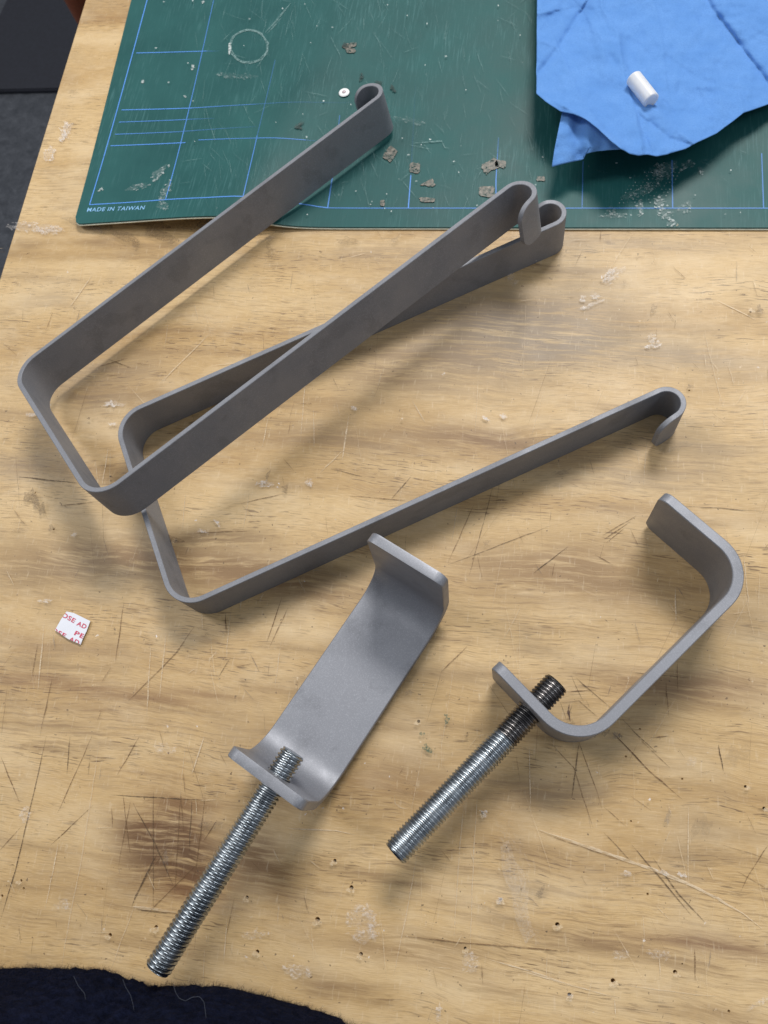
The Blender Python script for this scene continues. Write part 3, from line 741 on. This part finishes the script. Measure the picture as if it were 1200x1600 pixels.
flap = [(878,176),(872,205),(866,235),(862,261),(880,256),(898,252),(912,249),(912,241),(935,236),(972,233)]
def flap_top(s): return (880 + 92 * s, 170 + 55 * s * s)
def zflap(u, v): return max(.004, ztowel(u, v) - .0035 - .010 * max(0, min(1, (v - 175) / 90)) + .0025 * math.sin((u - 860) / 9.0) * math.exp(-((u - 903) / 16) ** 2))
s2 = sheet('folded_corner', flap, flap_top, 60, 24, zflap, M_TOWEL, None)
for o in (s1, s2):
    o.parent = wipe; o.matrix_parent_inverse = wipe.matrix_world.inverted()
# dark speck on the wipe
# nylon spacer on the wipe
e0, e1 = (990, 122), (1018, 158)
z0 = ztowel(*e0) + .0045; z1 = ztowel(*e1) + .0045
zz = max(z0, z1)
q0, q1 = px(*e0, zz), px(*e1, zz)
ax = (q1 - q0).normalized(); Ls = (q1 - q0).length; Rr = .0046
V, Fc = lathe([(.00001, 0), (Rr - .0004, 0), (Rr, .0004), (Rr, Ls - .0004), (Rr - .0004, Ls), (.0034, Ls), (.0031, Ls - .0003), (.00001, Ls - .0003)], 36)
sp = link('plastic_spacer', mesh('plastic_spacer', V, Fc, True, 40), M_NYLON, label='short milky white plastic tube lying on the blue paper wipe', cat='plastic tube')
sp.rotation_mode = 'QUATERNION'; sp.rotation_quaternion = ax.to_track_quat('Z', 'Y'); sp.location = q0

# ------------------------------------------------------------------ bent steel strips
def refine(P, N, step):
    Q = [P[0]]; M = [N[0]]
    for a, b, na, nb in zip(P, P[1:], N, N[1:]):
        L = math.hypot(b[0] - a[0], b[1] - a[1])
        if L < 1e-9: continue
        n = max(1, int(L / step))
        for i in range(1, n + 1):
            f = i / n; Q.append((a[0] + (b[0] - a[0]) * f, a[1] + (b[1] - a[1]) * f)); M.append((na[0] + (nb[0] - na[0]) * f, na[1] + (nb[1] - na[1]) * f))
    return Q, M
def half_u(L, B, Rb, rh, phi, tail, n=14):
    P = [(0, 0), (0, B / 2 - Rb)]; N = [(-1, 0)] * 2
    for k in range(1, n + 1):
        a = math.pi / 2 * k / n; P.append((Rb - Rb * math.cos(a), B / 2 - Rb + Rb * math.sin(a))); N.append((-math.cos(a), math.sin(a)))
    P.append((L, B / 2)); N.append((0, 1))
    if rh:
        for k in range(1, 27):
            a = phi * k / 26; P.append((L + rh * math.sin(a), B / 2 + rh - rh * math.cos(a))); N.append((-math.sin(a), math.cos(a)))
        P.append((P[-1][0] + math.cos(phi) * tail, P[-1][1] + math.sin(phi) * tail)); N.append(N[-1])
    return P, N
def join_halves(a, b):
    P = a[0][::-1] + [(x, -y) for x, y in b[0][1:]]; N = a[1][::-1] + [(x, -y) for x, y in b[1][1:]]
    return P, N
def bar_mesh(name, P, N, w, t, rc, ch=.28, step=3.0):
    P, N = refine(P, N, step)
    L = [0]
    for a, b in zip(P, P[1:]): L.append(L[-1] + math.hypot(b[0] - a[0], b[1] - a[1]))
    tot = L[-1]
    def at(s):
        k = 0
        while k < len(L) - 2 and L[k + 1] < s: k += 1
        f = (s - L[k]) / (L[k + 1] - L[k])
        return (P[k][0] + (P[k + 1][0] - P[k][0]) * f, P[k][1] + (P[k + 1][1] - P[k][1]) * f), (N[k][0] + (N[k + 1][0] - N[k][0]) * f, N[k][1] + (N[k + 1][1] - N[k][1]) * f)
    ss = sorted(set([rc * (1 - math.cos(k * math.pi / 16)) for k in range(9)] + [l for l in L if rc < l < tot - rc] + [tot - rc * (1 - math.cos(k * math.pi / 16)) for k in range(9)]))
    V = []; Fc = []
    for s in ss:
        (x, y), (nx, ny) = at(s)
        m = math.hypot(nx, ny); nx /= m; ny /= m
        e = min(s, tot - s); ins = rc - math.sqrt(max(0, rc * rc - (rc - e) ** 2)) if e < rc else 0
        z0, z1 = ins, w - ins; h = t / 2; c = ch
        if e < 1e-6: h -= c
        for o, zq in ((-h + c, z0), (h - c, z0), (h, z0 + c), (h, z1 - c), (h - c, z1), (-h + c, z1), (-h, z1 - c), (-h, z0 + c)):
            V.append(((x + nx * o) * S, (y + ny * o) * S, zq * S))
    m = len(ss)
    for i in range(m - 1):
        for k in range(8):
            Fc.append((i * 8 + k, i * 8 + (k + 1) % 8, (i + 1) * 8 + (k + 1) % 8, (i + 1) * 8 + k))
    Fc += [tuple(range(8)), tuple(range((m - 1) * 8, m * 8))[::-1]]
    me = mesh(name, V, Fc)
    bm = bmesh.new(); bm.from_mesh(me); bmesh.ops.recalc_face_normals(bm, faces=bm.faces); bm.to_mesh(me); bm.free()
    me.polygons.foreach_set('use_smooth', [True] * len(me.polygons)); me.set_sharp_from_angle(angle=math.radians(30))
    return me
SW_, ST_ = 28.442, 2.95
def hook_strip(L1, L2, splay, loc, rot, label):
    P, N = join_halves(half_u(L1, 129.298, 16.668, 8.76, 3.0, 7.5), half_u(L2, 129.298, 16.668, 8.76, 2.95, 12.0))
    P = [(x, y * (1 + splay * x / 100)) for x, y in P]
    me = bar_mesh('hook_bracket', P, N, SW_, ST_, 8.5)
    o = link('hook_bracket', me, M_STRAP, label=label, cat='bracket', group='bent steel strip brackets with hooked ends')
    o.matrix_world = Matrix.Translation(Vector(loc) * S) @ euler(*rot).to_4x4()
    return o
hook_strip(291.889, 289.254, -.008, (-214.084, 126.298, .1), (0, 0, .518), 'grey U-shaped steel strip with hooked ends lying flat on the bench, underneath the other')
hook_strip(295.746, 290.962, .020, (-268.21, 159.29, 20.0), (-.190, .002, .799), 'grey U-shaped steel strip with hooked ends resting tilted across the other, reaching the mat')

# ------------------------------------------------------------------ clamps with threaded rods
F1, F2, BK, RBC, WC, TC = 48.743, 64.232, 119.65, 19.917, 44.377, 5.139
def clamp_bar(F1, F2):
    P, N = join_halves(half_u(F1, BK, RBC, 0, 0, 0), half_u(F2, BK, RBC, 0, 0, 0))
    return bar_mesh('bracket', P, N, WC, TC, 5.5, .40, 2.5)
def rod_mesh(name, L, rad, pitch, y_from, y_to, cap0, cap1, seed):
    """real helical thread along +Z between y_from and y_to (metres)"""
    n = 28; prof = [(0, .93), (.08, 1.0), (.26, 1.0), (.34, .93), (.62, .0), (.74, .0)]     # crest flat, root flat
    m = len(prof); depth = pitch * .42
    j0 = int(math.floor(y_from / pitch)) - 2; j1 = int(math.ceil(y_to / pitch)) + 2
    V = []; rows = []
    for j in range(j0, j1):
        for (f, h) in prof:
            row = []
            for i in range(n):
                y = pitch * (j + f + i / n)
                yy = min(max(y, y_from), y_to)
                r = rad - depth * (1 - h)
                e = min(yy - (0 if cap0 else -9), (L if cap1 else L + 9) - yy)
                if e < .0008: r = min(r, rad - (.0008 - e) * .8)
                a = 2 * math.pi * i / n
                row.append(len(V)); V.append((r * math.cos(a), r * math.sin(a), yy))
            rows.append(row)
    Fc = []
    for k in range(len(rows) - 1):
        for i in range(n):
            if i < n - 1: q = (rows[k][i], rows[k][i + 1], rows[k + 1][i + 1], rows[k + 1][i])
            else:
                if k + m + 1 >= len(rows): continue
                q = (rows[k][i], rows[k + m][0], rows[k + m + 1][0], rows[k + 1][i])
            zs = [V[a][2] for a in q]
            if max(zs) - min(zs) < 1e-9: continue
            Fc.append(q)
    # end caps
    for cap, yq in ((cap0, y_from), (cap1, y_to)):
        if cap:
            b = len(V); rc_ = rad - .0008 * .8 + .0001
            for i in range(n): V.append((rc_ * math.cos(2 * math.pi * i / n), rc_ * math.sin(2 * math.pi * i / n), yq))
            Fc.append(tuple(range(b, b + n)) if yq > y_from else tuple(range(b, b + n))[::-1])
    me = mesh(name, V, Fc)
    bm = bmesh.new(); bm.from_mesh(me); bmesh.ops.delete(bm, geom=[v for v in bm.verts if not v.link_faces], context='VERTS'); bm.to_mesh(me); bm.free()
    me.polygons.foreach_set('use_smooth', [True] * len(me.polygons)); me.set_sharp_from_angle(angle=math.radians(35))
    return me
def clamp(label, mw, p0, p1, blackened, dia, fl_):
    root = bpy.data.objects.new('clamp', None); col.objects.link(root)
    root.matrix_world = mw
    root['label'] = label; root['category'] = 'clamp'; root['group'] = 'C-shaped steel clamps with threaded rods'
    br = link('bracket', clamp_bar(*fl_), M_CLAMP, root)
    a, b = Vector(p0) * S, Vector(p1) * S; L = (b - a).length
    q = (b - a).to_track_quat('Z', 'Y'); rad = dia * .5 * S
    hb = bmesh.new(); bmesh.ops.create_cone(hb, cap_ends=True, segments=40, radius1=rad + .00022, radius2=rad + .00022, depth=.06)
    hm = bpy.data.meshes.new('drill'); hb.to_mesh(hm); hb.free()
    ho = bpy.data.objects.new('drill', hm); col.objects.link(ho); ho.parent = root; ho.matrix_local = Matrix.Translation(a + (b - a).normalized() * .012) @ q.to_matrix().to_4x4()
    bo = br.modifiers.new('hole', 'BOOLEAN'); bo.operation = 'DIFFERENCE'; bo.solver = 'EXACT'; bo.object = ho
    bpy.context.view_layer.update()
    nm = bpy.data.meshes.new_from_object(br.evaluated_get(bpy.context.evaluated_depsgraph_get())); nm.name = 'bracket'
    br.modifiers.clear(); br.data = nm; bpy.data.objects.remove(ho)
    nm.set_sharp_from_angle(angle=math.radians(30)); pitch = 1.70e-3 if blackened else 1.95e-3
    rod = link('threaded_rod', rod_mesh('threaded_rod', L, rad, pitch, blackened, L, blackened == 0, True, 1), M_ROD, root)
    rod.matrix_local = Matrix.Translation(a) @ q.to_matrix().to_4x4()
    if blackened:
        sec = link('blackened_thread', rod_mesh('blackened_thread', L, rad, pitch, 0, blackened, True, False, 2), M_BLACK, rod)
    return root
# lying on its back
M0 = Matrix(((0, -.5, .866025), (0, -.866025, -.5), (1, 0, 0)))
ML = (euler(-.022, .055, .053) @ M0).to_4x4()
y0, y1 = 44.8, 155.59
clamp('grey steel C-clamp lying on its back, threaded rod pointing to the navy jumper',
      Matrix.Translation(Vector((-103.645, 54.1, 3.308 + 2.85)) * S) @ ML, (30.814, y0, 22.731), (30.814 - .024 * (y1 - y0), y1, 22.731 + .030 * (y1 - y0)), 0, 12.7, (F1 + .8, F2))
y0, y1 = 42.513, 154.808
clamp('grey steel C-clamp standing on its side edge, rod blackened around its flange',
      Matrix.Translation(Vector((71.522, 65.975, .1)) * S) @ euler(0, 0, 2.424).to_4x4(), (28.443, y0, 23.425), (28.443 - .036 * (y1 - y0), y1, 23.425 + .036 * (y1 - y0)), .0335, 13.2, (53.6, 56.8))

# ------------------------------------------------------------------ printed paper scrap
PS = [(105.5,956),(117,958.5),(142.5,971),(136.5,987),(131,998),(127.5,1007.5),(108,999),(87.5,985),(97,968)]
base = [px(*p, .0004) for p in PS]
n = len(base)
scrap = bpy.data.objects.new('paper_scrap', None); col.objects.link(scrap)
cpt = px(115, 982); scrap.location = (cpt.x, cpt.y, 0)
scrap['label'] = 'torn white paper scrap with red printed letters lying on the bench'; scrap['category'] = 'paper scrap'
off = Vector((cpt.x, cpt.y, 0))
V = [v - off + Vector((0, 0, .0010)) for v in base] + [v - off + Vector((0, 0, .0008)) for v in base]
Fc = [tuple(range(n)), tuple(range(n, 2 * n))[::-1]] + [(k, n + k, n + (k + 1) % n, (k + 1) % n) for k in range(n)]
me = mesh('paper', V, Fc); bm = bmesh.new(); bm.from_mesh(me); bmesh.ops.recalc_face_normals(bm, faces=bm.faces); bm.to_mesh(me); bm.free()
link('paper', me, M_PAPER, scrap)
inner = [v - off for v in base]
cx = sum((v.x for v in inner)) / n; cy = sum((v.y for v in inner)) / n
def printed(txt, p0, p1, h):
    tm = text_mesh(txt, 1.0, .022)
    w = max(v.co.x for v in tm.vertices); hh = max(v.co.y for v in tm.vertices)
    a, b = px(*p0, .0014) - off, px(*p1, .0014) - off; d = b - a; d.z = 0; L = d.length; d.normalize(); nr = Vector((-d.y, d.x, 0))
    for v in tm.vertices:
        q = a + d * (v.co.x / w * L) + nr * (v.co.y / hh * h); v.co = (q.x, q.y, .00155)
    bm = bmesh.new(); bm.from_mesh(tm)
    for k in range(n):      # cut the letters at the paper's edges
        p, q = inner[k], inner[(k + 1) % n]; e = q - p; nn = Vector((-e.y, e.x, 0)).normalized()
        if nn.dot(Vector((cx, cy, 0)) - Vector((p.x, p.y, 0))) > 0: nn = -nn
        bmesh.ops.bisect_plane(bm, geom=bm.verts[:] + bm.edges[:] + bm.faces[:], plane_co=Vector((p.x, p.y, 0)) - nn * .00008, plane_no=nn, clear_outer=True)
    bm.to_mesh(tm); bm.free()
    link('lettering', tm, M_RED, scrap)
printed('OSE', (95.5, 962.5), (115.5, 973.5), .0023)
printed('ADH', (119.5, 976.6), (140.5, 986.2), .0023)
printed('PEE', (115.0, 991.4), (138, 1001.6), .0023)
printed('OSE', (79, 985), (101, 996.5), .0021)
printed('ADH', (107.5, 1000.5), (130, 1011), .0021)

# ------------------------------------------------------------------ the person's jumper at the bench edge
SIL = [(-260,1545),(-120,1528),(0,1521),(100,1527),(200,1541),(270,1549),(340,1559),(400,1574),(450,1590),(500,1608),(590,1650),(690,1715)]
front = [px(u, v, .035) for u, v in SIL]
front = [(p.x, p.y) for p in front]
fr = resample(front, 320)
back = [(fr[-1][0] + .03, fr[-1][1] - .10), (fr[-1][0] - .05, fr[-1][1] - .22), ((fr[0][0] + fr[-1][0]) / 2, fr[-1][1] - .27), (fr[0][0] + .02, fr[0][1] - .22), (fr[0][0] - .05, fr[0][1] - .12)]
loop = fr + resample([fr[-1]] + back + [fr[0]], 40)[1:-1]
ctr = (sum(p[0] for p in loop) / len(loop), sum(p[1] for p in loop) / len(loop))
prof = [(-.40, -.060), (-.25, -.055), (-.12, -.052), (-.05, -.050), (-.025, -.040), (-.004, -.022), (.008, -.006), (.020, -.001), (.035, 0), (.055, -.002), (.09, -.008), (.15, -.022), (.22, -.035), (.28, -.05), (.30, -.09), (.305, -.14)]
V = []; Fc = []; m = len(loop)
def torso_pt(k, z, inset):
    x, y = loop[k]; dx, dy = ctr[0] - x, ctr[1] - y; L = math.hypot(dx, dy)
    nz = .004 * noise.noise(Vector((x * 22, y * 22, z * 22))) + .0022 * noise.noise(Vector((x * 210, y * 210, z * 210)))
    f = min(.97, (-inset + nz) / L) if L > 0 else 0
    return Vector((x + dx * f, y + dy * f, z))
prof2 = []
for (a, ia), (b, ib) in zip(prof, prof[1:]):
    nn = max(1, int((b - a) / .0035)) if -.03 < a < .15 else 2
    prof2 += [(a + (b - a) * q / nn, ia + (ib - ia) * q / nn) for q in range(nn)]
prof = prof2 + [prof[-1]]
for z, ins in prof:
    for k in range(m): V.append(torso_pt(k, z, ins))
for i in range(len(prof) - 1):
    for k in range(m): Fc.append((i * m + k, i * m + (k + 1) % m, (i + 1) * m + (k + 1) % m, (i + 1) * m + k))
Fc += [tuple(range(m))[::-1], tuple(range((len(prof) - 1) * m, len(prof) * m))]
person = bpy.data.objects.new('person', None); col.objects.link(person)
person.location = (ctr[0], ctr[1], -.40)
person['label'] = 'person in a fuzzy dark navy wool jumper standing against the bench edge'; person['category'] = 'person'
bpy.context.view_layer.update()
jm = mesh('jumper', V, Fc); bm = bmesh.new(); bm.from_mesh(jm); bmesh.ops.recalc_face_normals(bm, faces=bm.faces); bm.to_mesh(jm); bm.free()
jm.polygons.foreach_set('use_smooth', [True] * len(jm.polygons))
jo = link('jumper', jm, M_WOOL, person); jo.matrix_parent_inverse = person.matrix_world.inverted()
FV = []; FF = []
def strand(p, d, L, w, curl, dest_v, dest_f, seg=4):
    side = d.cross(Vector((R.uniform(-1, 1), R.uniform(-1, 1), R.uniform(-1, 1)))).normalized()
    b = len(dest_v); q = p.copy(); dd = d.copy()
    for i in range(seg + 1):
        ww = w * (1 - .75 * i / seg)
        dest_v.append(q - side * ww); dest_v.append(q + side * ww)
        dd = (dd + Vector((R.uniform(-1, 1), R.uniform(-1, 1), R.uniform(-1, 1))) * curl).normalized(); q = q + dd * L / seg
    for i in range(seg): dest_f.append((b + 2 * i, b + 2 * i + 1, b + 2 * i + 3, b + 2 * i + 2))
zs = [p[0] for p in prof]
def prof_at(z):
    for (a, ia), (b, ib) in zip(prof, prof[1:]):
        if a <= z <= b: return ia + (ib - ia) * (z - a) / (b - a)
    return 0
for _ in range(85000):
    z = R.uniform(-.006, .13) if R.random() < .7 else R.uniform(.005, .06); k = R.randrange(0, 319)
    a = torso_pt(k, z, prof_at(z)); b = torso_pt(k + 1, z, prof_at(z)); p = a.lerp(b, R.random())
    o = Vector((p.x - ctr[0], p.y - ctr[1], 0)).normalized()
    o = Vector((o.x * .35, abs(o.y) + .5, R.uniform(-.2, .9))).normalized()
    d = (o + Vector((R.uniform(-1, 1), R.uniform(-1, 1), R.uniform(-1, 1))) * 1.8).normalized()
    if z < .004: d.z = abs(d.z)
    strand(p - o * .0005, d, R.choice([R.uniform(.001, .003), R.uniform(.001, .003), R.uniform(.002, .0045)]), .00006, .95, FV, FF)
fz = link('wool_fuzz', mesh('wool_fuzz', FV, FF), M_FUZZ, person, kind='stuff'); fz.matrix_parent_inverse = person.matrix_world.inverted()
LV = []; LF = []
def lint(pts, w):
    q = resample(pts, 26)
    P = [px(u, v, .058) for u, v in q]; b = len(LV)
    for i, p in enumerate(P):
        d = (P[min(i + 1, 25)] - P[max(i - 1, 0)]).normalized(); s_ = Vector((-d.y, d.x, 0)) * w
        LV.extend([p - s_, p + s_])
    for i in range(25): LF.append((b + 2 * i, b + 2 * i + 1, b + 2 * i + 3, b + 2 * i + 2))
lint([(271,1538),(274,1550),(280,1560),(290,1564),(300,1558),(312,1557),(319,1566),(322,1590)], .00009)
lint([(192,1530),(196,1542),(204,1555),(208,1570),(212,1600)], .00009)
lint([(115,1525),(122,1540),(132,1552),(136,1575)], .00009)
ll = link('lint', mesh('lint', LV, LF), M_LINT, person); ll.matrix_parent_inverse = person.matrix_world.inverted()
